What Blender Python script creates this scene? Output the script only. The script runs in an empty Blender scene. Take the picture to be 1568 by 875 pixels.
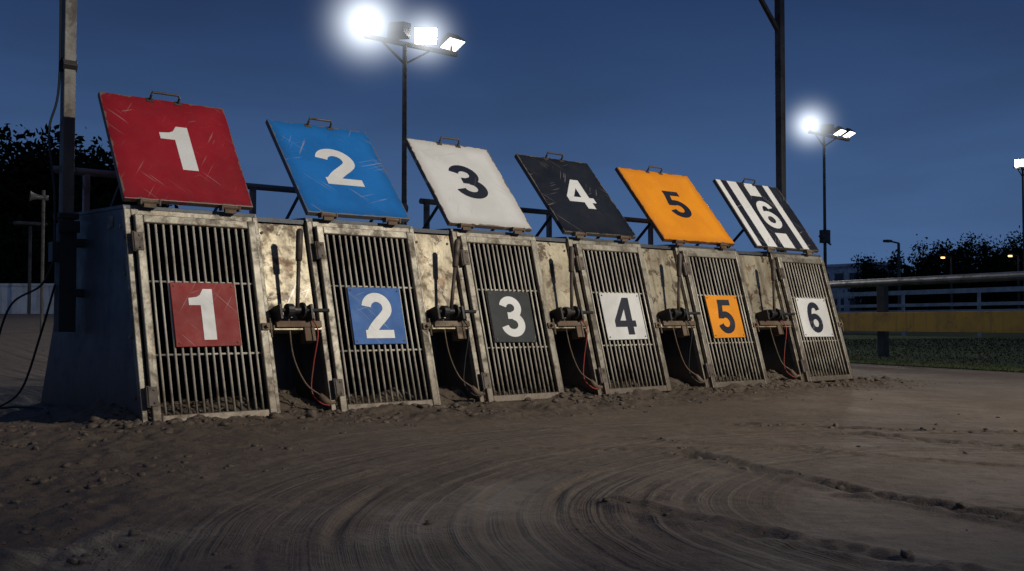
import bpy, math, random
import numpy as np
from mathutils import Vector, Matrix, Quaternion
random.seed(7); rng=np.random.default_rng(7)
S=bpy.context.scene; COL=bpy.context.collection
rad=math.radians
# ------------------------------------------------------------------ node helpers
class NT:
    def __init__(s,nt): s.nt=nt; s.n=nt.nodes; s.l=nt.links
    def new(s,t,**k):
        n=s.n.new(t)
        for a,v in k.items(): setattr(n,a,v)
        return n
    def put(s,sock,v):
        if isinstance(v,bpy.types.NodeSocket): s.l.new(v,sock)
        elif isinstance(v,(tuple,list)) and len(v)==3 and sock.type=='RGBA': sock.default_value=(*v,1)
        else: sock.default_value=v
    def math(s,op,a,b=0.0,c=None,clamp=False):
        n=s.new('ShaderNodeMath',operation=op); n.use_clamp=clamp
        s.put(n.inputs[0],a); s.put(n.inputs[1],b)
        if c is not None: s.put(n.inputs[2],c)
        return n.outputs[0]
    def noise(s,vec,scale=5,detail=4,rough=.55,dist=0,w=None):
        n=s.new('ShaderNodeTexNoise')
        if w is not None: n.noise_dimensions='1D'; s.put(n.inputs['W'],w)
        else: s.put(n.inputs['Vector'],vec)
        n.inputs['Scale'].default_value=scale; n.inputs['Detail'].default_value=detail
        n.inputs['Roughness'].default_value=rough; n.inputs['Distortion'].default_value=dist
        return n.outputs[0]
    def mapv(s,vec,sc=(1,1,1),rot=(0,0,0),loc=(0,0,0)):
        n=s.new('ShaderNodeMapping'); s.put(n.inputs['Vector'],vec)
        n.inputs['Scale'].default_value=sc; n.inputs['Rotation'].default_value=rot; n.inputs['Location'].default_value=loc
        return n.outputs[0]
    def ramp(s,f,a,b,inv=False):
        n=s.new('ShaderNodeMapRange'); n.interpolation_type='SMOOTHSTEP'
        s.put(n.inputs[0],f); n.inputs[1].default_value=a; n.inputs[2].default_value=b
        n.inputs[3].default_value=1.0 if inv else 0.0; n.inputs[4].default_value=0.0 if inv else 1.0
        return n.outputs[0]
    def mix(s,f,a,b,mode='MIX'):
        n=s.new('ShaderNodeMix',data_type='RGBA',blend_type=mode)
        s.put(n.inputs[0],f); s.put(n.inputs[6],a); s.put(n.inputs[7],b)
        return n.outputs[2]
def mat(name):
    m=bpy.data.materials.new(name); m.use_nodes=True
    t=NT(m.node_tree); b=t.n['Principled BSDF']
    return m,t,b
def coords(t,randomize=True):
    tc=t.new('ShaderNodeTexCoord'); oi=t.new('ShaderNodeObjectInfo')
    v=t.new('ShaderNodeVectorMath',operation='ADD'); t.l.new(tc.outputs['Object'],v.inputs[0])
    c=t.new('ShaderNodeCombineXYZ'); r=t.math('MULTIPLY',oi.outputs['Random'],37.0)
    for i in range(3): t.l.new(r,c.inputs[i])
    t.l.new(c.outputs[0],v.inputs[1])
    return tc.outputs['Object'], v.outputs[0]
def weather(name,base,base2=None,dirt=(.10,.075,.05),dirt_amt=.45,rough=.5,metal=0.0,scratch=0.0,scol=(.6,.58,.55),edge=None,ecol=(.10,.06,.035),bump=.15,streak=0.0,low=None,sdir=1,spec=.5,stain=0.0):
    m,t,b=mat(name); oc,v=coords(t)
    n1=t.noise(v,3.5,5,.6,.3); n2=t.noise(v,14,5,.65); n3=t.noise(v,60,3,.6)
    col=t.mix(t.ramp(n1,.35,.65),base,base2 or tuple(c*.75 for c in base))
    d=t.math('MULTIPLY',t.ramp(t.math('ADD',t.math('MULTIPLY',n2,.6),t.math('MULTIPLY',n1,.4)),.62-.25*dirt_amt,.72-.15*dirt_amt),min(1,.35+dirt_amt*.7))
    if dirt_amt>0: col=t.mix(d,col,dirt)
    if stain>0:
        ns=t.noise(v,6.5,6,.7,.5); col=t.mix(t.math('MULTIPLY',t.ramp(ns,.54,.60),stain),col,(.050,.029,.013))
        nr=t.noise(t.mapv(v,(1,1,1),(0,0,0),(9,4,2)),9,5,.7,.3); col=t.mix(t.math('MULTIPLY',t.ramp(nr,.56,.64),stain*.8),col,(.15,.075,.028))
    if streak>0:
        sv=t.mapv(v,(16,1.2,16) if sdir==1 else (16,16,1.2)); sn=t.noise(sv,1,4,.6)
        col=t.mix(t.math('MULTIPLY',t.ramp(sn,.50,.68),streak),col,dirt)
    if scratch>0:
        for k,(rz,th,sc) in enumerate(((.55,.675,85),(-.8,.685,110),(1.25,.685,95))):
            sv=t.mapv(v,(1,1,1),(0,0,rz),(k*3.1,k,0)); sv=t.mapv(sv,(sc,2.2,2.2)); sn=t.noise(sv,1.0,1,.5,.15)
            gate=t.ramp(t.noise(v,4+k,1),.52,.66)
            f=t.math('MULTIPLY',t.math('MULTIPLY',t.ramp(sn,th,th+.04),gate),scratch)
            col=t.mix(f,col,scol)
    if edge:
        w,h=edge; sp=t.new('ShaderNodeSeparateXYZ'); t.l.new(oc,sp.inputs[0]); x,y=sp.outputs[0],sp.outputs[1]
        mm=t.math('MINIMUM',t.math('MINIMUM',x,t.math('SUBTRACT',w,x)),t.math('MINIMUM',y,t.math('SUBTRACT',h,y)))
        q=t.math('SUBTRACT',mm,t.math('MULTIPLY',t.math('SUBTRACT',n2,.47),.055))
        col=t.mix(t.math('MULTIPLY',t.ramp(q,.002,.007,True),.85),col,ecol)
        gr=t.math('MULTIPLY',t.ramp(t.math('ADD',mm,t.math('MULTIPLY',n1,.10)),.04,.13,True),.45)
        col=t.mix(gr,col,t.mix(1.0,col,(.5,.45,.40),'MULTIPLY'))
    if low is not None:   # splashed mud near the ground
        g=t.new('ShaderNodeNewGeometry'); sp=t.new('ShaderNodeSeparateXYZ'); t.l.new(g.outputs['Position'],sp.inputs[0])
        q=t.math('ADD',sp.outputs[2],t.math('MULTIPLY',t.math('SUBTRACT',n2,.5),.6))
        col=t.mix(t.math('MULTIPLY',t.ramp(q,.0,low,True),.85),col,(.10,.074,.052))
    t.put(b.inputs['Base Color'],col)
    b.inputs['Metallic'].default_value=metal; b.inputs['Specular IOR Level'].default_value=spec
    rr=t.math('ADD',t.math('MULTIPLY',n2,.35),rough-.15)
    if dirt_amt>0: rr=t.math('ADD',rr,t.math('MULTIPLY',d,.25),clamp=True)
    t.put(b.inputs['Roughness'],rr)
    if bump:
        bp=t.new('ShaderNodeBump'); bp.inputs['Strength'].default_value=bump; bp.inputs['Distance'].default_value=.01
        t.put(bp.inputs['Height'],n3); t.l.new(bp.outputs[0],b.inputs['Normal'])
    return m
def plain(name,c,rough=.6,metal=0,spec=.5):
    m,t,b=mat(name); oc,v=coords(t); n=t.noise(v,9,3)
    t.put(b.inputs['Base Color'],t.mix(t.ramp(n,.3,.7),c,tuple(x*.65 for x in c)))
    b.inputs['Roughness'].default_value=rough; b.inputs['Metallic'].default_value=metal; b.inputs['Specular IOR Level'].default_value=spec
    return m
def emis(name,c,s):
    m,t,b=mat(name); b.inputs['Base Color'].default_value=(*c,1)
    b.inputs['Emission Color'].default_value=(*c,1); b.inputs['Emission Strength'].default_value=s
    return m
# ------------------------------------------------------------------ mesh builder
class MB:
    def __init__(s): s.v=[]; s.f=[]; s.m=[]; s.mi=0
    def add(s,vs,fs):
        o=len(s.v); s.v+= [tuple(v) for v in vs]; s.f+=[tuple(i+o for i in f) for f in fs]; s.m+=[s.mi]*len(fs)
    def box(s,a,b,M=None):
        (x0,y0,z0),(x1,y1,z1)=a,b
        vs=[Vector(p) for p in ((x0,y0,z0),(x1,y0,z0),(x1,y1,z0),(x0,y1,z0),(x0,y0,z1),(x1,y0,z1),(x1,y1,z1),(x0,y1,z1))]
        if M: vs=[M@v for v in vs]
        s.add(vs,[(0,3,2,1),(4,5,6,7),(0,1,5,4),(1,2,6,5),(2,3,7,6),(3,0,4,7)])
    def prism(s,poly,x0,x1):   # poly in (y,z)
        n=len(poly); vs=[(x0,y,z) for y,z in poly]+[(x1,y,z) for y,z in poly]
        s.add(vs,[tuple(range(n)),tuple(range(2*n-1,n-1,-1))]+[(i,i+n,(i+1)%n+n,(i+1)%n) for i in range(n)])
    def beam(s,p,q,w,h,up=(0,0,1)):
        p,q=Vector(p),Vector(q); d=(q-p).normalized(); u=Vector(up)
        if abs(d.dot(u))>.98: u=Vector((0,1,0))
        r=d.cross(u).normalized(); u=r.cross(d)
        c=[(-w/2,-h/2),(w/2,-h/2),(w/2,h/2),(-w/2,h/2)]
        vs=[e+r*a+u*b for e in (p,q) for a,b in c]
        s.add(vs,[(0,3,2,1),(4,5,6,7),(0,1,5,4),(1,2,6,5),(2,3,7,6),(3,0,4,7)])
    def tube(s,pts,r,n=8,cap=True):
        pts=[Vector(p) for p in pts]; rs=r if isinstance(r,(list,tuple)) else [r]*len(pts)
        vs=[];u=None
        for i,p in enumerate(pts):
            d=(pts[min(i+1,len(pts)-1)]-pts[max(i-1,0)]).normalized()
            if u is None: u=d.orthogonal().normalized()
            u=(u-d*u.dot(d)).normalized(); w=d.cross(u)
            vs+=[p+(u*math.cos(a)+w*math.sin(a))*rs[i] for a in [2*math.pi*k/n for k in range(n)]]
        fs=[(i*n+k,i*n+(k+1)%n,(i+1)*n+(k+1)%n,(i+1)*n+k) for i in range(len(pts)-1) for k in range(n)]
        if cap: fs+=[tuple(range(n-1,-1,-1)),tuple(range((len(pts)-1)*n,len(pts)*n))]
        s.add(vs,fs)
    def obj(s,name,mats,parent=None,M=None,bevel=0,smooth=False):
        me=bpy.data.meshes.new(name); me.from_pydata(s.v,[],s.f)
        for m in (mats if isinstance(mats,(list,tuple)) else [mats]): me.materials.append(m)
        me.polygons.foreach_set('material_index',s.m)
        if smooth: me.polygons.foreach_set('use_smooth',[True]*len(s.f))
        me.update(); o=bpy.data.objects.new(name,me); COL.objects.link(o)
        if M is not None: o.matrix_basis=M
        if parent: o.parent=parent
        if bevel:
            b=o.modifiers.new('b','BEVEL'); b.width=bevel; b.segments=2; b.limit_method='ANGLE'; b.angle_limit=rad(40)
        return o
def empty(name,loc=(0,0,0)):
    e=bpy.data.objects.new(name,None); e.location=loc; COL.objects.link(e); e.empty_display_size=.2; return e
def smoothpath(pts,k=8):
    P=[Vector(p) for p in pts]; P=[P[0]*2-P[1]]+P+[P[-1]*2-P[-2]]; out=[]
    for i in range(1,len(P)-2):
        for j in range(k):
            u=j/k; a,b,c,d=P[i-1:i+3]
            out.append(.5*((2*b)+(c-a)*u+(2*a-5*b+4*c-d)*u*u+(3*b-a-3*c+d)*u**3))
    out.append(P[-2]); return out
# ------------------------------------------------------------------ digits
def ribbon(pts,w):
    L=[];R=[]
    for i,p in enumerate(pts):
        a=pts[max(i-1,0)]; b=pts[min(i+1,len(pts)-1)]; dx,dy=b[0]-a[0],b[1]-a[1]; l=math.hypot(dx,dy) or 1
        nx,ny=-dy/l*w/2,dx/l*w/2; L.append((p[0]+nx,p[1]+ny)); R.append((p[0]-nx,p[1]-ny))
    return [[R[i],R[i+1],L[i+1],L[i]] for i in range(len(pts)-1)]
def arc(cx,cy,rx,ry,a0,a1,n=24): return [(cx+rx*math.cos(rad(a0+(a1-a0)*i/n)),cy+ry*math.sin(rad(a0+(a1-a0)*i/n))) for i in range(n+1)]
def bez(a,b,c,d,n=12): return [tuple((1-u)**3*a[k]+3*(1-u)**2*u*b[k]+3*(1-u)*u*u*c[k]+u**3*d[k] for k in (0,1)) for u in [i/n for i in range(n+1)]]
def digit(n):   # list of (layer, polygon), about .66 wide, 1 tall
    o=[]
    if n==1: o=[(0,[(.26,0),(.48,0),(.48,1),(.32,1),(.26,.88)]),(0,[(.06,.68),(.26,.68),(.26,.88),(.20,.84),(.06,.82)])]
    if n==2:
        p=arc(.34,.67,.225,.235,172,-12,20); e=p[-1]
        p+=bez(e,(e[0]-.03,e[1]-.13),(.26,.34),(.15,.10))[1:]
        o=[(0,q) for q in ribbon(p,.2)]+[(1,[(.035,0),(.65,0),(.65,.18),(.035,.18)])]
    if n==3:
        o=[(0,q) for q in ribbon(arc(.32,.715,.20,.19,168,-80,20),.185)]+[(1,q) for q in ribbon(arc(.33,.305,.225,.21,82,-168,22),.19)]+[(2,[(.22,.44),(.36,.44),(.36,.60),(.22,.60)])]
    if n==4:
        o=[(0,[(.02,.21),(.39,.21),(.39,.38),(.02,.38)]),(0,[(.39,0),(.59,0),(.59,1),(.39,1)]),(0,[(.59,.21),(.70,.21),(.70,.38),(.59,.38)]),(0,[(.02,.38),(.20,.38),(.39,.70),(.39,1)])]
    if n==5:
        o=[(0,[(.13,.83),(.61,.83),(.61,1),(.13,1)]),(0,[(.065,.45),(.24,.47),(.30,.83),(.13,.83)]),(1,[(.065,.45),(.2,.44),(.26,.52),(.08,.56)])]+[(2,q) for q in ribbon(arc(.325,.325,.23,.235,128,-166,24),.19)]
    if n==6:
        o=[(0,q) for q in ribbon(arc(.34,.315,.215,.22,0,360,32),.185)]+[(1,q) for q in ribbon(bez((.125,.33),(.10,.62),(.16,.91),(.36,.905),10)+bez((.36,.905),(.46,.905),(.52,.86),(.545,.74),7)[1:],.185)]
    return o
def put_digit(n,cx,cy,h,xs,z,mat_,parent,M,name='number'):
    b=MB()
    for k,(lay,p) in enumerate(digit(n)):
        b.add([(cx+(x-.34)*h*xs,cy+(y-.5)*h,z+lay*.0006) for x,y in p],[tuple(range(len(p)))])
    return b.obj(name,mat_,parent,M)
# ------------------------------------------------------------------ materials
galv=weather('galvanised_steel',(.33,.295,.23),(.215,.19,.148),dirt=(.08,.055,.033),dirt_amt=.5,rough=.48,metal=.4,scratch=.3,streak=.5,low=.32,stain=.5)
barm=weather('bar_steel',(.62,.56,.45),(.43,.38,.30),dirt=(.14,.09,.05),dirt_amt=.3,rough=.45,metal=.15,bump=0,low=.2)
panel=weather('stained_panel',(.43,.37,.255),(.27,.225,.15),dirt=(.075,.046,.022),dirt_amt=.42,rough=.42,metal=.35,scratch=.5,streak=.5,low=.1,stain=.9,bump=.08)
sidem=weather('dull_side_steel',(.115,.12,.13),(.085,.09,.098),dirt=(.05,.043,.036),dirt_amt=.2,rough=.45,metal=.5,scratch=.3,scol=(.25,.25,.25),streak=.35,low=.3,sdir=0,bump=.05)
dark=plain('interior_shade_black',(.003,.003,.003),1,spec=0)  # black colour stands in for the shade inside the traps
blackm=weather('black_iron',(.02,.02,.02),(.035,.03,.028),dirt=(.08,.05,.035),dirt_amt=.3,rough=.5,metal=.3,bump=0)
rust=weather('rusty_hinge',(.12,.07,.04),(.2,.15,.1),dirt=(.05,.03,.02),rough=.7,metal=.3)
leverm=weather('worn_lever',(.06,.045,.035),(.13,.10,.075),dirt=(.03,.02,.015),rough=.6,metal=.3,bump=0)
white=weather('white_paint',(.76,.74,.70),(.68,.66,.61),dirt=(.30,.24,.17),dirt_amt=.06,rough=.5,bump=0,scratch=.4,scol=(.3,.28,.25))
navy=weather('dark_number_paint',(.012,.014,.025),(.02,.022,.032),dirt=(.1,.09,.08),dirt_amt=.04,rough=.5,bump=0,scratch=.3,scol=(.3,.3,.3),spec=.25)
redc=weather('red_cord',(.35,.03,.02),bump=0); cablem=plain('black_cable',(.012,.012,.012),.5)
postm=weather('post_steel',(.10,.093,.08),(.065,.06,.052),dirt=(.045,.033,.024),rough=.6,metal=.2,streak=.4,sdir=0)
pipem=weather('grey_pipe',(.26,.25,.235),(.18,.17,.16),rough=.45,metal=.4,bump=0)
LC=[((.33,.010,.018),(.25,.008,.013)),((.016,.17,.50),(.013,.135,.40)),((.72,.70,.66),(.63,.61,.56)),((.010,.012,.016),(.016,.018,.023)),((.88,.31,.010),(.78,.26,.010)),((.012,.013,.017),(.02,.021,.026))]
PC=[((.30,.018,.015),1),((.04,.14,.40),1),((.028,.031,.032),1),((.70,.68,.64),0),((.86,.30,.012),0),((.70,.68,.64),0)]
# ------------------------------------------------------------------ traps
DX=[(0,.622),(.977,1.604),(1.952,2.55),(2.908,3.536),(3.972,4.622),(5.118,5.76)]
LX=[(-.041,.625,.645),(.939,1.606,.75),(1.887,2.543,.745),(2.827,3.516,.766),(3.802,4.616,.745),(4.885,5.742,.69)]
s0=.278; FL=math.hypot(s0,1); U=Vector((0,s0,1))/FL; N=Vector((0,-1,s0))/FL
def plane_matrix(o,x,u):
    x=Vector(x).normalized();u=Vector(u).normalized();n=x.cross(u)
    return Matrix(((x[0],u[0],n[0],o[0]),(x[1],u[1],n[1],o[1]),(x[2],u[2],n[2],o[2]),(0,0,0,1)))
for i in range(6):
    xl,xr=DX[i]; w=xr-xl; T=empty('greyhound_starting_trap',(xl,0,0))
    a,b_=-.035,w+.03
    FB=(.022,-.04);FT=(.30,1.025);BT=(1.07,1.045);BB=(1.60,-.04)
    m=MB()
    m.prism([FB,FT,BT,BB],a,a+.012); m.prism([FB,FT,BT,BB],b_-.012,b_)
    m.obj('side_panels',sidem,T)
    m=MB(); m.prism([(.302,1.012),(.302,1.032),(1.08,1.052),(1.08,1.032)],a-.004,b_+.004)
    m.prism([(1.06,1.02),(1.075,1.02),(1.60,-.04),(1.585,-.04)],a+.013,b_-.013)
    m.obj('roof_and_back',sidem,T,bevel=.003)
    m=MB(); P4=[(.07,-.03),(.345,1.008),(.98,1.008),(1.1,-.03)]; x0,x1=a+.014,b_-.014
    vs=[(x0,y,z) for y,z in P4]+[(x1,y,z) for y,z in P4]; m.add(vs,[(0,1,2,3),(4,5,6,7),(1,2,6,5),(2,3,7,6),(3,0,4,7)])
    m.obj('interior_shade_liner',dark,T)  # added black liner, paints in the shade behind the bars
    FM=plane_matrix((0,0,0),(1,0,0),U)
    m=MB()
    m.box((a-.003,-.04,-.045),(a+.030,1.055,-.008)); m.box((b_-.028,-.04,-.045),(b_+.003,1.055,-.008))
    m.box((a+.030,1.022,-.045),(b_-.028,1.055,-.008)); m.box((a+.030,-.04,-.045),(b_-.028,-.006,-.008))
    m.obj('front_frame',galv,T,FM,bevel=.004)
    m=MB(); fw=.042
    m.box((0,0,-.006),(fw,1.02,.022)); m.box((w-fw,0,-.006),(w,1.02,.022))
    m.box((fw,1.02-fw,-.006),(w-fw,1.02,.020)); m.box((fw,0,-.006),(w-fw,fw,.020))
    m.obj('door_frame',galv,T,FM,bevel=.005)
    m=MB(); nb=14
    for k in range(nb):
        x=fw+(w-2*fw)*(k+.7)/(nb+.4)+random.uniform(-.002,.002)
        m.tube([(x,fw-.005,.004),(x+random.uniform(-.003,.003),.5,.004+random.uniform(-.003,.001)),(x,1.02-fw+.005,.004)],.0064,6)
    for yy in (.33,.69):
        m.tube([(fw-.004,yy,-.007),(w-fw+.004,yy,-.007)],.006,6)
    m.obj('door_bars',barm,T,FM,smooth=True)
    m=MB()
    for yy in (.13,.88):
        m.tube([(-.012,yy-.05,.012),(-.012,yy+.05,.012)],.011,8); m.box((-.012,yy-.045,.022),(.03,yy+.045,.026))
        for q in (-.03,.03): m.tube([(.015,yy+q,.026),(.015,yy+q,.031)],.006,6)
    m.obj('door_hinges',leverm,T,FM)
    m=MB(); m.box((w-.035,.44,.022),(w+.02,.475,.032)); m.tube([(w-.01,.457,.02),(w-.01,.457,.05)],.01,8); m.tube([(w+.012,.40,.03),(w+.012,.50,.03)],.005,6)
    m.obj('door_latch',rust,T,FM)
    pc,wh=PC[i]; pw=[.33,.335,.33,.375,.36,.40][i]; cx=w*[.50,.49,.48,.50,.50,.48][i]; y0,y1=.36,.68
    pm=weather('plate_paint_%d'%(i+1),pc,tuple(c*.8 for c in pc),dirt=(.16,.12,.09),dirt_amt=.02,rough=.55,scratch=.35,bump=0,spec=.25,edge=None)
    PM=FM@Matrix.Rotation(random.uniform(-.012,.012),4,'Z')
    m=MB(); m.box((cx-pw/2,y0,.012),(cx+pw/2,y1,.018)); m.obj('number_plate',pm,T,PM,bevel=.002)
    put_digit(i+1,cx,(y0+y1)/2,.255,1.15,.0195,white if wh else navy,T,PM,'plate_number')
    m=MB()
    for px_ in (cx-pw/2+.018,cx+pw/2-.018):
        for py_ in (y0+.018,y1-.018): m.tube([(px_,py_,.018),(px_,py_,.022)],.005,6)
    m.obj('plate_bolts',rust,T,PM)
    # lid
    l0,l1,ly=LX[i]; lw=l1-l0; o0=Vector((l0-xl,.275,1.062)); up=Vector((0,ly-.275,1.635-1.062)); LL=up.length
    LM=plane_matrix(o0,(1,0,0),up)@Matrix.Rotation(rad(random.uniform(-.5,.5)),4,'Z')
    lm=weather('lid_paint_%d'%(i+1),LC[i][0],LC[i][1],dirt=(.2,.17,.14) if i!=2 else (.35,.28,.2),dirt_amt=.0,rough=.42,scratch=.38,scol=(.50,.42,.38) if i!=2 else (.35,.3,.25),edge=(lw,LL),ecol=(.15,.09,.05) if i in(2,4) else (.20,.17,.14),bump=.05,spec=.35)
    m=MB(); m.box((0,0,-.030),(lw,LL,0)); m.obj('lid_board',lm,T,LM,bevel=.004)
    if i==5:
        m=MB()
        for (p,q,za,zb) in ((.008,.075,0,1),(.17,.315,0,1),(.42,.60,.80,1),(.42,.60,0,.22),(.735,.83,0,1)):
            m.box((p*lw,.006+za*(LL-.012),.0),(q*lw,.006+zb*(LL-.012),.0018))
        m.obj('white_stripes',white,T,LM)
        put_digit(6,lw*.52,LL*.51,.30,1.25,.0015,white,T,LM,'lid_number')
    else:
        put_digit(i+1,lw*[.55,.5,.5,.52,.52][i],LL*.52,[.29,.30,.30,.29,.28][i],1.3,.0015,[white,white,navy,white,navy][i],T,LM,'lid_number')
    m=MB(); hx=lw*.5
    m.tube([(hx-.075,LL-.012,.0),(hx-.075,LL-.004,.030),(hx-.07,LL+.008,.038),(hx+.07,LL+.008,.038),(hx+.075,LL-.004,.030),(hx+.075,LL-.012,.0)],.0065,8)
    m.box((hx-.095,LL-.028,.0),(hx-.055,LL-.003,.003)); m.box((hx+.055,LL-.028,.0),(hx+.095,LL-.003,.003))
    m.obj('lid_handle',leverm,T,LM)
    m=MB(); xo=l0-xl
    for hxx in (.18,.80):
        X=xo+lw*hxx
        m.tube([(X-.04,.262,1.050),(X+.04,.262,1.050)],.011,8); m.box((X-.03,.257,1.022),(X+.03,.275,1.045))
        m.box((X-.050,.25,1.034),(X-.042,.29,1.062)); m.box((X+.042,.25,1.034),(X+.050,.29,1.062))
    m.obj('lid_hinges',rust,T)
    m=MB(); v=up.normalized(); nn=Vector((1,0,0)).cross(v)
    for X in (xo+.06,xo+lw-.06):
        p=Vector((X,o0.y,o0.z))+v*.22-nn*.035
        m.beam(p,(X,.64,1.04),.022,.006,(1,0,0))
        m.beam(Vector((X,o0.y,o0.z))+v*.05-nn*.037,Vector((X,o0.y,o0.z))+v*(LL-.05)-nn*.037,.03,.012,(1,0,0))
    m.obj('lid_struts',blackm,T)
    if i<5:
        g0=b_+.004; g1=DX[i+1][0]-xl-.039-.004; gw=g1-g0
        m=MB(); m.box((g0,.47,-.055),(g1,1.035,-.035))
        m.box((g0,.44,-.055),(g1,.468,.02))
        m.obj('gap_panel',panel,T,FM,bevel=.003)
        m=MB()
        for q in (.52,.98):
            for xx in (g0+.025,g1-.025): m.tube([(xx,q,-.035),(xx,q,-.029)],.008,6)
        m.obj('panel_rivets',rust,T,FM)
        m=MB(); m.prism([(.31,.995),(.31,1.018),(1.04,1.035),(1.04,1.01)],g0,g1)
        m.prism([(.42,-.03),(.44,-.03),(.48,.99),(.46,.99)],g0,g1)
        m.obj('gap_roof_and_back_plate',sidem,T)
        hx=g0+gw*.42; hz=.535
        m=MB()
        m.tube([(hx-.055,hz,.055),(hx-.02,hz,.055)],.034,14); m.tube([(hx-.02,hz,.055),(hx+.03,hz,.055)],.020,12); m.tube([(hx+.03,hz,.055),(hx+.042,hz,.055)],.042,14)
        m.tube([(hx-.09,hz,.055),(g1+.03,hz,.055)],.011,8)
        m.box((hx-.10,hz-.05,-.03),(hx-.085,hz+.03,.075)); m.box((hx+.075,hz-.05,-.03),(hx+.09,hz+.03,.075))
        m.obj('lever_hub',blackm,T,FM,bevel=.002)
        ang=[.10,.22,.12,.2,.16][i]
        m=MB(); p0=Vector((hx+.005,hz,.06)); p1=Vector((hx+.005+ang*.4,hz+.42,.12))
        m.tube([p0,p0.lerp(p1,.6)],[.011,.011],8); m.tube([p0.lerp(p1,.6),p0.lerp(p1,.62),p0.lerp(p1,.97),p1],[.012,.018,.019,.011],8)
        m.obj('lever',leverm,T,FM,smooth=True)
        m=MB(); m.box((g0+.01,.452,.02),(g1-.01,.485,.035)); m.box((hx+.05,.38,-.03),(hx+.11,.455,.03)); m.obj('bracket',rust,T,FM,bevel=.002)
        x0=hx+.085
        pts=smoothpath([(x0,.10,.50),(x0+.02,.05,.42),(x0-.005,.05,.25),(x0-.02,.04,.12),(x0+.01,.0,.06),(x0+.05,-.02,.045)],6)
        m=MB(); m.tube(pts,.004,6); m.obj('release_cord',redc if i%2==0 else cablem,T,smooth=True)
        m=MB(); pts=smoothpath([(hx-.02,.13,.49),(hx-.03,.06,.30),(hx+.03,.04,.16),(hx+.09,.0,.10),(hx+.12,.0,.07)],6)
        m.tube(pts,.0045,6); e=pts[-1]; m.tube([e+Vector((-.03,0,.03)),e,e+Vector((.03,-.01,-.02))],[.013,.02,.013],8); m.tube([e+Vector((.0,0,-.02)),e+Vector((.05,-.02,-.01))],.009,6)
        m.obj('cable_hook',rust,T,smooth=True)
    if i==0:
        m=MB()
        for z in (.12,.4,.7,.93):
            y=.06+z*.27; m.tube([(a-.006,y+.02,z),(a+.002,y+.02,z)],.010,8)
        m.box((a-.005,.43,.93),(a,.50,.99))
        m.obj('side_bolts',galv,T)
# back pipe rail
m=MB(); m.tube([(-.17,.95,1.262),(1.74,.95,1.268)],.019,12)
m.tube(smoothpath([(1.74,.95,1.268),(1.90,.95,1.266),(1.97,.95,1.23),(1.99,.95,1.14),(1.99,.95,1.04)],6),.024,12)
m.tube([(1.93,.95,1.21),(2.03,.95,1.21)],.035,12)
m.tube([(2.15,.95,1.27),(4.75,.95,1.275)],.019,12)
for x in (-.0,.95,2.2,3.3,4.4): m.beam((x,.95,1.03),(x,.95,1.27),.03,.03,(1,0,0))
m.obj('back_pipe_rail',pipem,smooth=False,bevel=0)
# left steel post with sleeve and cables
P=empty('steel_post',(-.115,.90,0))
m=MB(); m.box((-.030,-.030,.50),(.030,.030,3.6)); m.obj('post',weather('grey_post_steel',(.17,.16,.14),(.11,.10,.09),rough=.55,metal=.3,streak=.4,sdir=0),P,bevel=.004)
m=MB(); m.box((-.042,-.042,.42),(.042,.042,.98)); m.box((.03,-.05,.60),(.085,.05,.64)); m.box((.03,-.05,.86),(.085,.05,.90)); m.box((-.05,-.05,1.0),(.05,.05,1.03)); m.box((-.052,-.06,.93),(.052,-.042,.99));m.tube([(-.036,0,1.8),(.036,0,1.8)],.04,8);m.obj('post_brackets',blackm,P,bevel=.002)
m=MB(); m.tube(smoothpath([(-.045,-.01,3.4),(-.05,-.02,2.4),(-.045,0,1.7),(-.09,0,1.45),(-.06,0,1.15),(-.055,0,.9),(-.06,0,.83)]),.006,6)
m.tube(smoothpath([(-.05,0,.80),(-.09,.1,.66),(-.20,.25,.55),(-.24,.4,.25),(-.22,.5,.03),(-.12,.4,.015),(-.05,.2,.02),(-.1,-.1,.02)]),.006,6)
m.tube(smoothpath([(-.05,0,.66),(-.07,.15,.42),(-.12,.3,.12),(-.2,.42,.02),(-.3,.3,.015)]),.006,6)
m.box((-.075,-.035,.78),(-.043,.035,.88))
m.obj('cables',cablem,P,smooth=False)
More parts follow.
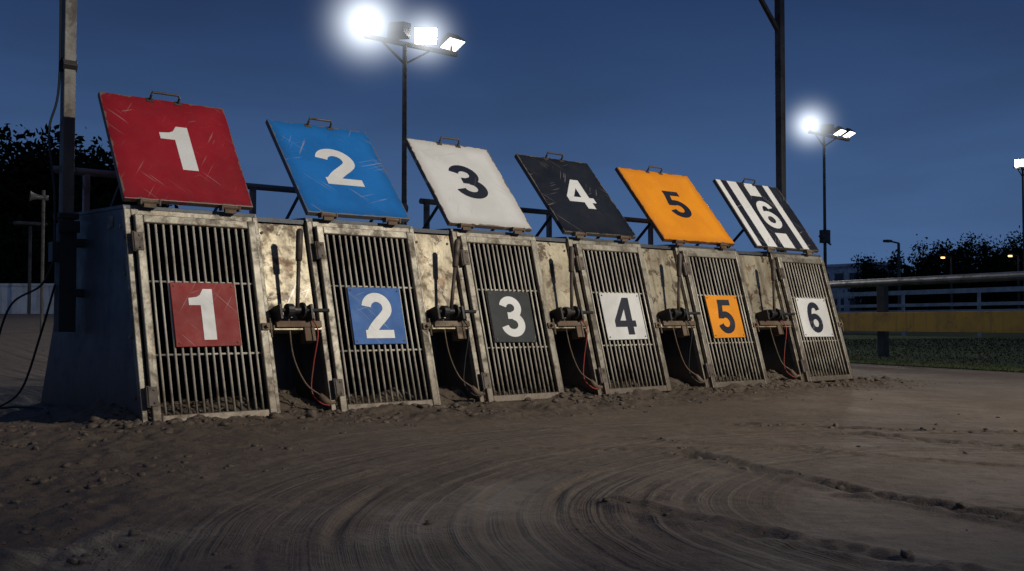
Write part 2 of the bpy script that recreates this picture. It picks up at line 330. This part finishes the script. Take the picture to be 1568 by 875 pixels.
# ------------------------------------------------------------------ floodlight towers
lensm=emis('flood_lens',(1.0,.96,.88),40); lensd=emis('flood_lens_side',(1.0,.93,.80),6)
def glowmat(name,R,k):  # self-emitting volume that imitates lens bloom around a lamp, no real mist
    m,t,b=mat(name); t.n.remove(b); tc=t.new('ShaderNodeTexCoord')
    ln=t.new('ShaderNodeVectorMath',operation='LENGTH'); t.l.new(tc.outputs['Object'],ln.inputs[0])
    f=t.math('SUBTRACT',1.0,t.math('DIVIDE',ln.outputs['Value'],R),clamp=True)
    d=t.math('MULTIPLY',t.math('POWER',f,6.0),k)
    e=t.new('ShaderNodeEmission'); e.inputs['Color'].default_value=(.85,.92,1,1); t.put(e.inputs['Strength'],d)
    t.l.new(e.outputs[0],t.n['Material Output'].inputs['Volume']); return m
import bmesh
def tower(loc,h,arm,lamps,power,glow=None,box=None):
    T=empty('floodlight_tower',loc); cam=Vector((-1.8,-4.66,.5)); L0=Vector(loc)
    m=MB(); m.tube([(0,0,0),(0,0,h*.5),(0,0,h)],[.075,.06,.05],12); m.tube([(0,0,0),(0,0,.04)],.2,12)
    m.beam((arm[0],0,h),(arm[1],0,h),.09,.09); m.beam((arm[0]*.6,0,h-.02),(0,0,h-.45),.04,.04);m.beam((arm[1]*.5,0,h-.02),(0,0,h-.45),.04,.04)
    if box: m.box((-.16,-.14,box-.25),(.16,.14,box+.25)); m.beam((-.4,0,box),(.4,0,box-.3),.05,.05)
    m.obj('mast',postm,T)
    for k,(dx,mode) in enumerate(lamps):
        p=Vector((dx,0,h+.30)); tgt=Vector((1.0,-2,-1))-(L0+p) if mode in(1,2) else Vector((1,.9,-.4))
        if mode==3: tgt=Vector((.15,-1,-1.9))
        if loc[1]<-5: tgt=Vector((3.3,-.3,.6))-(L0+p)
        q=tgt.to_track_quat('Z','Y'); M=Matrix.Translation(p)@q.to_matrix().to_4x4()
        m=MB(); w,hh=.27,.2
        vs=[(-w,-hh,.1),(w,-hh,.1),(w,hh,.1),(-w,hh,.1),(-w*.6,-hh*.6,-.12),(w*.6,-hh*.6,-.12),(w*.6,hh*.6,-.12),(-w*.6,hh*.6,-.12)]
        m.add(vs,[(0,1,2,3),(7,6,5,4),(4,5,1,0),(5,6,2,1),(6,7,3,2),(7,4,0,3)])
        m.obj('lamp_housing',blackm,T,M); m=MB(); m.beam((dx,0,h),(dx,0,h+.28),.05,.05); m.obj('lamp_bracket',postm,T)
        if mode:
            m=MB(); m.box((-w*.9,-hh*.88,.104),(w*.9,hh*.88,.112)); m.obj('lamp_lens',lensm if mode!=3 else lensd,T,M)
        if mode in (1,2) and power:
            l=bpy.data.lights.new('flood_lamp','SPOT'); l.energy=power*(1 if mode==1 else .6); l.color=(1,.96,.88); l.shadow_soft_size=.22; l.spot_size=rad(120); l.spot_blend=1
            lo=bpy.data.objects.new('flood_lamp',l); COL.objects.link(lo); lo.parent=T; lo.location=p+tgt.normalized()*.34; lo.rotation_euler=tgt.to_track_quat('-Z','Y').to_euler()
            if glow:
                R,kk=glow; kk*=(1 if mode==1 else .8); R*=(1 if mode==1 else .8)
                me=bpy.data.meshes.new('glow'); bm=bmesh.new(); bmesh.ops.create_icosphere(bm,subdivisions=3,radius=R); bm.to_mesh(me); bm.free(); me.materials.append(glowmat('lamp_glow_volume',R*.97,kk))
                o=bpy.data.objects.new('lamp_glow_volume',me); COL.objects.link(o); o.parent=T; o.location=p+tgt.normalized()*.2
    return T
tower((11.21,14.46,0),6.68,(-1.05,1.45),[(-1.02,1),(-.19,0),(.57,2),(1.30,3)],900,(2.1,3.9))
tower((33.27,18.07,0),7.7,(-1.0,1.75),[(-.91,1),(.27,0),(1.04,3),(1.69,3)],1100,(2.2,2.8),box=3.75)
tower((54.6,19.8,0),8.6,(-1.0,1.0),[(-.3,1),(.8,3)],900,None)
# ------------------------------------------------------------------ tall gantry pole (right)
m=MB(); m.beam((8.34,2.485,0),(8.34,2.485,4.32),.085,.085); m.beam((8.38,2.485,4.28),(6.6,2.485,4.28),.07,.07); m.beam((8.32,2.485,3.85),(7.9,2.485,4.25),.045,.045); m.beam((8.34,2.485,0),(8.34,2.485,.05),.25,.25)
m.obj('gantry_pole',postm,bevel=.004)
# ------------------------------------------------------------------ right-hand rail fence
yel=weather('yellow_board',(.56,.31,.03),(.42,.23,.03),dirt=(.13,.085,.04),dirt_amt=.4,rough=.6,streak=.4,sdir=0)
Rn=Vector((.957,-.29,0)); Rt=Vector((.29,.957,0)); Q0=Vector((7.91,1.27,0))
def qp(q,tt,z): p=Q0+Rn*q+Rt*tt; return Vector((p.x,p.y,z))
F=empty('track_rail_fence',qp(2.3,0,0)); inv=Matrix.Translation(-F.location)
m=MB(); m.tube([qp(2.3,3.2,.985),qp(2.3,-12,.985)],.052,14); m.obj('top_rail',pipem,F,inv)
m=MB(); m.beam(qp(2.22,3.2,.465),qp(2.22,-12,.465),.03,.25); m.obj('kick_board',yel,F,inv,bevel=.004)
m=MB()
for tt in (2.1,-.9,-3.9,-6.9,-9.9): m.beam(qp(2.32,tt,-.05),qp(2.32,tt,.94),.11,.11)
m.obj('posts',weather('timber_post',(.13,.11,.08),rough=.7),F,inv,bevel=.006)
F=empty('white_running_rail',qp(17,0,0)); inv=Matrix.Translation(-F.location)
wr=weather('white_rail_paint',(.6,.6,.58),dirt_amt=.2,bump=0)
m=MB()
m.beam(qp(17,-25,1.38),qp(17,45,1.38),.08,.14); m.beam(qp(17,-25,.98),qp(17,45,.98),.06,.10); m.beam(qp(19,-30,.55),qp(19,50,.55),.1,.6)
for k in range(24): m.beam(qp(17.08,-25+3*k,0),qp(17.08,-25+3*k,1.32),.08,.08)
m.obj('rails',wr,F,inv)
# left concrete wall
C=Vector((-1.797,-4.662,0)); fv=Vector((.6454,.7638,0)); rv=Vector((.7638,-.6454,0))
m=MB(); a=C+fv*25-rv*34; b=C+fv*26-rv*2
m.beam((a.x,a.y,.95),(b.x,b.y,.93),.15,.86); m.beam((a.x,a.y,1.39),(b.x,b.y,1.37),.21,.06)
m.obj('white_concrete_wall',weather('white_wall',(.72,.72,.70),(.62,.61,.59),dirt_amt=.2,streak=.4,sdir=0))
P=empty('loudspeaker_pole',(2.38,10.14,0))
m=MB(); m.tube([(0,0,.2),(0,0,2.25)],.022,10); m.obj('pole',postm,P)
m=MB(); d=Vector((-.75,.1,.05)).normalized(); o=Vector((0,0,2.15)); m.tube([o,o+d*.08,o+d*.13,o+d*.17],[.03,.035,.05,.075],16,False); m.tube([o-d*.06,o],[.035,.035],12); m.obj('horn',weather('horn_grey',(.10,.10,.10)),P,smooth=True)
P=empty('street_lamp',(5.3,21.5,0)); m=MB(); m.tube([(0,0,0),(0,0,2.75)],.04,8); m.obj('pole',postm,P)
m=MB(); m.box((-.35,-.15,2.75),(.35,.15,2.83)); m.obj('lamp_head',postm,P,bevel=.02)
def lamp_post(x,y,h,lit):
    P=empty('street_lamp',(x,y,0)); m=MB(); m.tube([(0,0,0),(0,0,h)],[.12,.08],8); m.beam((0,0,h),(-.7,.2,h+.1),.1,.08); m.box((-1.1,.05,h+.02),(-.6,.35,h+.16)); m.obj('pole',postm,P)
    if lit: m=MB(); m.box((-1.0,.1,h-.10),(-.75,.3,h+.015)); m.obj('bulb',emis('warm_bulb',(1,.6,.22),3),P)
def W(k,d): p=C+fv*d+rv*(k*d); return p.x,p.y
lamp_post(*W((1377-784)/1585,60),5.0,False)
lamp_post(*W((1457-784)/1585,80),5.4,True); lamp_post(*W((1560-784)/1585,78),5.4,True)
x,y=W((1298-784)/1585,95)
B=empty('white_clubhouse',(x,y,0)); m=MB(); m.box((-1.6,-4,0),(1.6,4,5.4)); m.box((-1.75,-4.15,5.4),(1.75,4.15,5.65)); m.box((1.6,-6,0),(3.6,2,4.0)); m.obj('walls',weather('render_white',(.65,.66,.68),bump=0),B)
m=MB()
for r_ in range(2):
    for c_ in range(5):
        m.box((-1.62,-3.6+c_*1.5,1.3+r_*2.3),(-1.60,-2.7+c_*1.5,2.5+r_*2.3))
    for c_ in range(2): m.box((-1.2+c_*1.4,-4.02,1.3+r_*2.3),(-.4+c_*1.4,-4.0,2.5+r_*2.3))
m.obj('windows',plain('window_glass',(.02,.025,.03),.2),B)
# ------------------------------------------------------------------ trees
bark=plain('bark',(.03,.024,.018),.9)
def leafmat():
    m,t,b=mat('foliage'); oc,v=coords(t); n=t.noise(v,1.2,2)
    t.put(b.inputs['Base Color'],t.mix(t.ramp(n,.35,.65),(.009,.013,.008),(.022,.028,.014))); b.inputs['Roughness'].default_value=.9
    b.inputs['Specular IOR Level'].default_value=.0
    return m
leafm=leafmat()
def leaves(name,cs,per,spread,size,parent=None):
    n=len(cs)*per; c=np.repeat(np.array(cs),per,0)+rng.normal(0,1,(n,3))*np.repeat(np.array(spread),per,0)
    a=rng.normal(0,1,(n,3)); a/=np.linalg.norm(a,axis=1)[:,None]; b=np.cross(a,rng.normal(0,1,(n,3))); b/=np.linalg.norm(b,axis=1)[:,None]
    s=(size*rng.uniform(.5,1.3,n))[:,None]
    v=np.stack([c-a*s,c-b*s*.5,c+a*s,c+b*s*.5],1).reshape(-1,3)
    me=bpy.data.meshes.new(name); me.from_pydata(v.tolist(),[],np.arange(4*n).reshape(-1,4).tolist()); me.materials.append(leafm)
    o=bpy.data.objects.new(name,me); COL.objects.link(o)
    if parent: o.parent=parent
    return o
def tree(x,y,h,r,z0=0):
    T=empty('tree',(x,y,z0)); m=MB(); m.tube(smoothpath([(0,0,-.2),(.1,.05,h*.3),(-.1,.1,h*.6),(0,0,h*.85)],4),[.22*(1-.9*k/12) for k in range(13)],8)
    cs=[];sp=[]
    for k in range(11):
        zz=h*random.uniform(.25,.8); a=random.uniform(0,6.28); rr=r*random.uniform(.5,.95)*(1-.5*abs(zz/h-.5)); e=Vector((math.cos(a)*rr,math.sin(a)*rr,zz+h*.12))
        m.tube([(0,0,zz),e*.5+Vector((0,0,zz*.55)),e],[.08,.05,.02],6)
        for j in range(5): cs.append(e*random.uniform(.6,1.05)+Vector((random.gauss(0,.5),random.gauss(0,.5),random.gauss(0,.4)))); sp.append([.45*random.uniform(.5,1.2)]*3)
    for j in range(16): cs.append(Vector((random.gauss(0,r*.4),random.gauss(0,r*.4),h*random.uniform(.35,.97)))); sp.append([.4]*3)
    for c in cs:
        if c.z>h: c.z=h
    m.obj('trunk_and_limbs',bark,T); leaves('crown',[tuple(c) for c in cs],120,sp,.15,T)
for (px,ptop,d,r) in ((-25,235,36,2.4),(30,212,38,1.9),(78,232,40,1.5),(128,238,37,1.5),(162,226,42,1.7),(-110,190,40,3.0),(205,300,46,1.5)):
    x,y=W((px-784)/1585,d); tree(x,y,(492-ptop)/1585*d-.1,r,.5)
for (px,ptop,d,r) in ((1490,362,84,4.2),(1462,374,86,3),(1530,368,90,3.2),(1352,393,88,2.5),(1400,398,92,3),(1600,360,80,4)):
    x,y=W((px-784)/1585,d); tree(x,y,(492-ptop)/1585*d+.4,r)
cs=[];sp=[]
for k in range(420):
    kk=-.62+1.35*k/420; d=100+random.uniform(-4,4)
    hh=(3.7+1.1*math.sin(k*.13)+.8*math.sin(k*.41+1)) if kk>-.3 else 6+1.2*math.sin(k*.3)
    x,y=W(kk,d)
    for zz in np.arange(.6,hh,1.1): cs.append((x,y,zz)); sp.append((.9,.9,.6))
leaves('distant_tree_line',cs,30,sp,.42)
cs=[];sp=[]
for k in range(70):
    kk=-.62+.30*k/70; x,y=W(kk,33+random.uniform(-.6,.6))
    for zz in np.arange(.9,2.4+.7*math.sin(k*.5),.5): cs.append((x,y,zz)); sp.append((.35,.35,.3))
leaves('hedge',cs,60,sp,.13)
# ------------------------------------------------------------------ ground
tabs=[rng.random((256,256)) for _ in range(4)]
def vn(x,y,k=0):
    t=tabs[k]; xi=np.floor(x).astype(int); yi=np.floor(y).astype(int); u=x-xi; v=y-yi; u=u*u*(3-2*u); v=v*v*(3-2*v)
    a=t[xi%256,yi%256]; b=t[(xi+1)%256,yi%256]; c=t[xi%256,(yi+1)%256]; d=t[(xi+1)%256,(yi+1)%256]
    return (a*(1-u)+b*u)*(1-v)+(c*(1-u)+d*u)*v
def fbm(x,y,o=4,k=0):
    s=0;a=1;n=0
    for i in range(o): s=s+a*vn(x*2**i+i*17.3,y*2**i+i*9.1,(k+i)%4); n+=a; a*=.5
    return s/n
def ss(a,b,x): t=np.clip((x-a)/(b-a),0,1); return t*t*(3-2*t)
def grid(lo,hi,st,far):
    c=list(np.arange(lo,hi,st)); g=st; e=c[-1]
    up=[]
    while e<far: g*=1.14; e+=g; up.append(e)
    g=st; e=c[0]; dn=[]
    while e>-far: g*=1.14; e-=g; dn.append(e)
    return np.array(dn[::-1]+c+up)
CEN=(1.244,-3.697)
GR=[(2.13,.011,.016),(1.75,.013,.018),(1.38,.012,.019),(2.45,.006,.02),(1.95,.005,.012),(1.58,.007,.013),(2.7,.006,.03),(1.2,.006,.015),(2.28,.005,.011),(1.84,.004,.010),(1.66,.005,.011),(2.95,.006,.03),(1.02,.005,.014)]
def LD(l,d): p=C+fv*d+rv*l; return (p.x,p.y)
RUT=[((.66,3.9),(1.35,2.3),.034,.015),((.30,2.9),(1.0,1.85),.036,.013),((1.5,4.6),(2.6,3.4),.045,.014),((1.1,5.0),(3.2,4.3),.04,.011),((.45,4.5),(2.4,3.1),.022,.007),((.9,3.0),(2.0,2.2),.022,.007),((-.2,4.1),(2.9,4.0),.02,.005)]
RUTW=[(LD(*a),LD(*b),w,h) for a,b,w,h in RUT]
def segd(x,y,a,b):
    ax,ay=a;dx,dy=b[0]-ax,b[1]-ay;L=dx*dx+dy*dy; t_=np.clip(((x-ax)*dx+(y-ay)*dy)/L,0,1); wob=.03*(fbm(x*1.5,y*1.5,2,3)-.5); return np.abs(np.hypot(x-ax-t_*dx,y-ay-t_*dy)+wob),t_
def roughmask(x,y):
    l=(x-C.x)*rv.x+(y-C.y)*rv.y; d=(x-C.x)*fv.x+(y-C.y)*fv.y
    wv=.35*(fbm(x*1.7+3,y*1.7,3,2)-.5)
    lm=ss(-.20,-.9,l/np.maximum(d,.1)*2.2+wv)
    R=np.hypot(x-CEN[0],y-CEN[1]); lm=np.maximum(lm,0)*ss(2.2,2.9,R+wv)
    near=ss(-.95,-.15,y+wv)*ss(6.8,6.0,x)*ss(-.7,0,x+.3)
    m=np.maximum(lm*.9,near)
    for a,b,w,h in RUTW:
        sd,_=segd(x,y,a,b); m=np.maximum(m,(.8 if w>.03 else .4)*ss(w*2.6,w*.7,sd))
    return m
def height(x,y,fine=True):
    l=(x-C.x)*rv.x+(y-C.y)*rv.y; q=(x-Q0.x)*.957+(y-Q0.y)*(-.29)
    h=.62*ss(2.5,17,y)*ss(.5,-7,l)
    if fine:
        msk=ss(.3,-.4,q)*ss(14,6,np.hypot(x-2,y+2)); 
        ang=np.degrees(np.arctan2(y-CEN[1],x-CEN[0])); R=np.hypot(x-CEN[0],y-CEN[1])+.10*(fbm(x*.9,y*.9,2)-.5)
        av=(ang-49.8)%360
        am=ss(25,85,av)*ss(262,215,av)
        g=0
        for k,(r0,dp,w) in enumerate(GR):
            br=np.clip(2.4*(fbm(x*1.3+5+k*7.1,y*1.3+k*3.3,3,1)-.28),0,1.3)
            rr=r0+.05*(vn(av*.02+k*5.3,av*0+k,1)-.5)
            e=(R-rr)/w; g=g+br*(-dp*np.exp(-e*e)+dp*.5*np.exp(-((e-2)**2))+dp*.35*np.exp(-((e+2)**2)))
        g=g+.004*(vn(R*38,R*0+3,2)-.5)*ss(3.3,2.6,R)*ss(.9,1.2,R)
        h=h+g*am*msk
        for a,b,w,dp in RUTW:
            sd,t_=segd(x,y,a,b); lug=.5+.5*np.sin(t_*math.hypot(b[0]-a[0],b[1]-a[1])*2*math.pi/.055)
            f=np.exp(-(sd/w)**2); rim=np.exp(-((sd/w-1.7)**2)*2); h=h+(-dp*f*(.55+.5*lug)+dp*.5*rim)*msk*(.2+1.4*fbm(x*2,y*2,3))
        rm=roughmask(x,y)
        h=h+rm*msk*(.055*(fbm(x*6,y*6,4,1)-.5)+.04*np.abs(fbm(x*17,y*17,3,2)-.5))
        h=h+msk*(.04*(fbm(x*.7,y*.7,2,3)-.5)+.009*(fbm(x*5,y*5,3)-.5)+.0045*(fbm(x*25,y*25,2,2)-.5))
        h=h-.022*msk
        bm_=.035*ss(-.22,.0,y)+.07*ss(.05,.25,y)*ss(1.0,.5,y)
        h=h+bm_*ss(6.2,5.7,x)*ss(-.3,.0,x)*(.1+1.1*fbm(x*4,y*4,3,2))*msk
    return h
xs=grid(-2.3,8.2,.0125,600); ys=grid(-4.2,.7,.0125,600)
X,Y=np.meshgrid(xs,ys); Z=height(X,Y)
nx,ny=len(xs),len(ys)
co=np.stack([X,Y,Z],-1).reshape(-1,3).astype(np.float32)
ii=np.arange(nx*ny).reshape(ny,nx); fc=np.stack([ii[:-1,:-1],ii[:-1,1:],ii[1:,1:],ii[1:,:-1]],-1).reshape(-1,4)
me=bpy.data.meshes.new('ground'); me.vertices.add(len(co)); me.vertices.foreach_set('co',co.ravel()); me.loops.add(fc.size); me.loops.foreach_set('vertex_index',fc.ravel().astype(np.int32))
me.polygons.add(len(fc)); me.polygons.foreach_set('loop_start',np.arange(0,fc.size,4,dtype=np.int32)); me.polygons.foreach_set('loop_total',np.full(len(fc),4,dtype=np.int32)); me.update(calc_edges=True)
me.polygons.foreach_set('use_smooth',np.ones(len(fc),dtype=bool))
at=me.attributes.new('rough_mask','FLOAT','POINT'); at.data.foreach_set('value',roughmask(X,Y).ravel().astype(np.float32))
def sandmat(name,usemask=True):
    m,t,b=mat(name); tc=t.new('ShaderNodeTexCoord'); v=tc.outputs['Object']
    n0=t.noise(v,.5,4); n1=t.noise(v,3,5,.6); n2=t.noise(v,30,5,.65); n3=t.noise(v,160,3,.6); n4=t.noise(v,11,4,.6)
    col=t.mix(t.ramp(n1,.3,.7),(.192,.144,.101),(.138,.103,.073)); col=t.mix(t.math('MULTIPLY',t.ramp(n0,.4,.65),.6),col,(.103,.077,.055))
    col=t.mix(t.math('MULTIPLY',t.ramp(n2,.45,.7),.5),col,(.075,.056,.040)); col=t.mix(t.math('MULTIPLY',t.ramp(n3,.55,.75),.4),col,(.29,.235,.175))
    hgt=t.math('ADD',t.math('MULTIPLY',n2,.6),t.math('MULTIPLY',n3,.35))
    if usemask:
        a=t.new('ShaderNodeAttribute',attribute_name='rough_mask'); f=a.outputs['Fac']
        col=t.mix(t.math('MULTIPLY',f,.6),col,(.070,.051,.036))
        sp=t.new('ShaderNodeSeparateXYZ'); t.l.new(v,sp.inputs[0]); dx=t.math('SUBTRACT',sp.outputs[0],CEN[0]); dy=t.math('SUBTRACT',sp.outputs[1],CEN[1])
        R=t.math('SQRT',t.math('ADD',t.math('MULTIPLY',dx,dx),t.math('MULTIPLY',dy,dy))); R=t.math('ADD',R,t.math('MULTIPLY',n0,.14))
        lines=t.noise(None,26,4,.7,w=R)
        gate=t.math('MULTIPLY',t.math('MULTIPLY',t.ramp(R,2.5,3.4,True),t.ramp(R,.9,1.3)),t.ramp(n1,.32,.55))
        gate=t.math('MULTIPLY',gate,t.math('SUBTRACT',1.0,f))
        col=t.mix(t.math('MULTIPLY',t.math('MULTIPLY',t.ramp(lines,.55,.68),gate),.5),col,(.27,.22,.165))
        col=t.mix(t.math('MULTIPLY',t.math('MULTIPLY',t.ramp(lines,.34,.45,True),gate),.6),col,(.068,.051,.037))
        hgt=t.math('ADD',hgt,t.math('MULTIPLY',t.math('MULTIPLY',lines,gate),1.2))
        hgt=t.math('ADD',hgt,t.math('MULTIPLY',t.math('MULTIPLY',n4,f),1.4))
    else: col=t.mix(.5,col,(.08,.061,.046))
    t.put(b.inputs['Base Color'],col); t.put(b.inputs['Roughness'],t.math('ADD',t.math('MULTIPLY',n1,.5),.45)); b.inputs['Specular IOR Level'].default_value=.35
    bp=t.new('ShaderNodeBump'); bp.inputs['Strength'].default_value=.85; bp.inputs['Distance'].default_value=.011; t.put(bp.inputs['Height'],hgt); t.l.new(bp.outputs[0],b.inputs['Normal'])
    return m
sand=sandmat('sand'); me.materials.append(sand)
o=bpy.data.objects.new('ground',me); COL.objects.link(o)
# clods
bm=bmesh.new(); bmesh.ops.create_icosphere(bm,subdivisions=2,radius=1); iv=np.array([v.co[:] for v in bm.verts]); ifc=np.array([[v.index for v in f.verts] for f in bm.faces]); bm.free()
n=110000; cx=rng.uniform(-1.8,7.5,n); cy=rng.uniform(-4,.5,n); clump=fbm(cx*3.1,cy*3.1,3,3); keep=rng.random(n)<(roughmask(cx,cy)**1.6*(.17+.25*ss(-.5,-.05,cy))*np.clip((clump-.35)*4,0,1.6)+.001)
cx=cx[keep];cy=cy[keep]; n=len(cx); sz=.0030+.0150*rng.random(n)**5; sz*=1+.6*ss(-.5,-.05,cy); cz=height(cx,cy)
V=[]
for k in range(n):
    s=sz[k]*rng.uniform(.7,1.3,3); s[2]*=.6; p=iv*(1+.2*rng.normal(0,1,(len(iv),1))); a=rng.random()*6.28; ca,sa=math.cos(a),math.sin(a); p=p*s; p=np.stack([p[:,0]*ca-p[:,1]*sa,p[:,0]*sa+p[:,1]*ca,p[:,2]],1)
    V.append(p+np.array([cx[k],cy[k],cz[k]]))
V=np.concatenate(V); Fc=(ifc[None]+np.arange(n)[:,None,None]*len(iv)).reshape(-1,3)
me=bpy.data.meshes.new('dirt_clods'); me.from_pydata(V.tolist(),[],Fc.tolist()); me.materials.append(sandmat('clod_dirt',False)); me.polygons.foreach_set('use_smooth',np.ones(len(Fc),dtype=bool)); o=bpy.data.objects.new('dirt_clods',me); COL.objects.link(o)
# grass infield : sheet + blades
m_,t,b=mat('grass'); tc=t.new('ShaderNodeTexCoord'); n=t.noise(tc.outputs['Object'],.8,4); n2=t.noise(tc.outputs['Object'],12,4)
t.put(b.inputs['Base Color'],t.mix(t.ramp(n2,.3,.7),t.mix(t.ramp(n,.35,.65),(.075,.105,.03),(.11,.12,.05)),(.055,.068,.026))); b.inputs['Roughness'].default_value=1; b.inputs['Specular IOR Level'].default_value=.1
mb=MB(); pts=[qp(.55,-60,.012),qp(300,-60,.012),qp(300,60,.012),qp(.55,22,.012)]; mb.add(pts,[(0,1,2,3)]); mb.obj('grass_field',m_)
n=45000; q=.35+rng.random(n)**1.6*15; tt=rng.uniform(-9,12,n); bx=Q0.x+.957*q+.29*tt; by=Q0.y-.29*q+.957*tt; a=rng.random(n)*6.28; hh=rng.uniform(.008,.028,n); w=.005+q*.001
z=.012; lx_=rng.normal(0,.012,n); ly_=rng.normal(0,.012,n)
v=np.stack([np.stack([bx-np.cos(a)*w,by-np.sin(a)*w,0*bx+z],1),np.stack([bx+np.cos(a)*w,by+np.sin(a)*w,0*bx+z],1),np.stack([bx+lx_,by+ly_,z+hh],1)],1).reshape(-1,3)
me=bpy.data.meshes.new('grass_blades'); me.from_pydata(v.tolist(),[],np.arange(3*n).reshape(-1,3).tolist()); me.materials.append(m_); o=bpy.data.objects.new('grass_blades',me); COL.objects.link(o)
# ------------------------------------------------------------------ off-camera floodlight (same kind as the visible ones)
LT=Vector((7.0,-12.0,7.2))
T=tower((LT.x,LT.y,0),6.9,(-.9,.9),[(-.6,3),(.6,3)],0,None)
sp=bpy.data.lights.new('flood_spot','SPOT'); sp.energy=6600; sp.color=(1,.94,.82); sp.spot_size=rad(53); sp.spot_blend=1; sp.shadow_soft_size=.18
so=bpy.data.objects.new('flood_spot',sp); COL.objects.link(so); so.parent=T; so.location=(0,.45,7.35)
so.rotation_euler=(Vector((3.5,.6,.8))-Vector((LT.x,LT.y+.45,7.35))).to_track_quat('-Z','Y').to_euler()
# weak dusk sun
sl=bpy.data.lights.new('sun','SUN'); sl.energy=.07; sl.angle=rad(12); sl.color=(.75,.85,1); su=bpy.data.objects.new('sun',sl); COL.objects.link(su); su.rotation_euler=(rad(50),0,rad(-30))
# ------------------------------------------------------------------ world
w=bpy.data.worlds.new('World'); S.world=w; w.use_nodes=True; t=NT(w.node_tree); bg=t.n['Background']
sk=t.new('ShaderNodeTexSky',sky_type='NISHITA'); sk.sun_disc=False; sk.sun_elevation=rad(1.5); sk.sun_rotation=rad(215); sk.air_density=1.2; sk.dust_density=1; sk.ozone_density=3
tc=t.new('ShaderNodeTexCoord'); g=tc.outputs['Generated']
cl=t.noise(t.mapv(g,(1.3,1.3,6)),1.5,5,.5,.3)
sp_=t.new('ShaderNodeSeparateXYZ'); t.l.new(g,sp_.inputs[0])
grad=t.mix(t.ramp(sp_.outputs[2],-.05,.36),(.68,1.42,3.1),(.15,.32,.90))
nis=t.mix(1.0,sk.outputs[0],(.25,.5,1.0),'MULTIPLY')
col=t.mix(.12,grad,nis)
col=t.mix(t.math('MULTIPLY',t.ramp(cl,.35,.70),.6),col,t.mix(1.0,col,(.70,.63,.60),'MULTIPLY'))
t.put(bg.inputs['Color'],col); bg.inputs['Strength'].default_value=.12
# ------------------------------------------------------------------ camera
cd=bpy.data.cameras.new('camera'); cd.sensor_width=36; cd.lens=1584.8/1568*36; cd.clip_end=2000; cd.clip_start=.05
co_=bpy.data.objects.new('camera',cd); COL.objects.link(co_); co_.location=(-1.797,-4.662,.475)
th,pi_=rad(49.81),rad(1.97); co_.rotation_euler=Vector((math.cos(th)*math.cos(pi_),math.sin(th)*math.cos(pi_),math.sin(pi_))).to_track_quat('-Z','Y').to_euler()
S.camera=co_
S.view_settings.view_transform='Standard'; S.view_settings.look='None'; S.view_settings.exposure=0
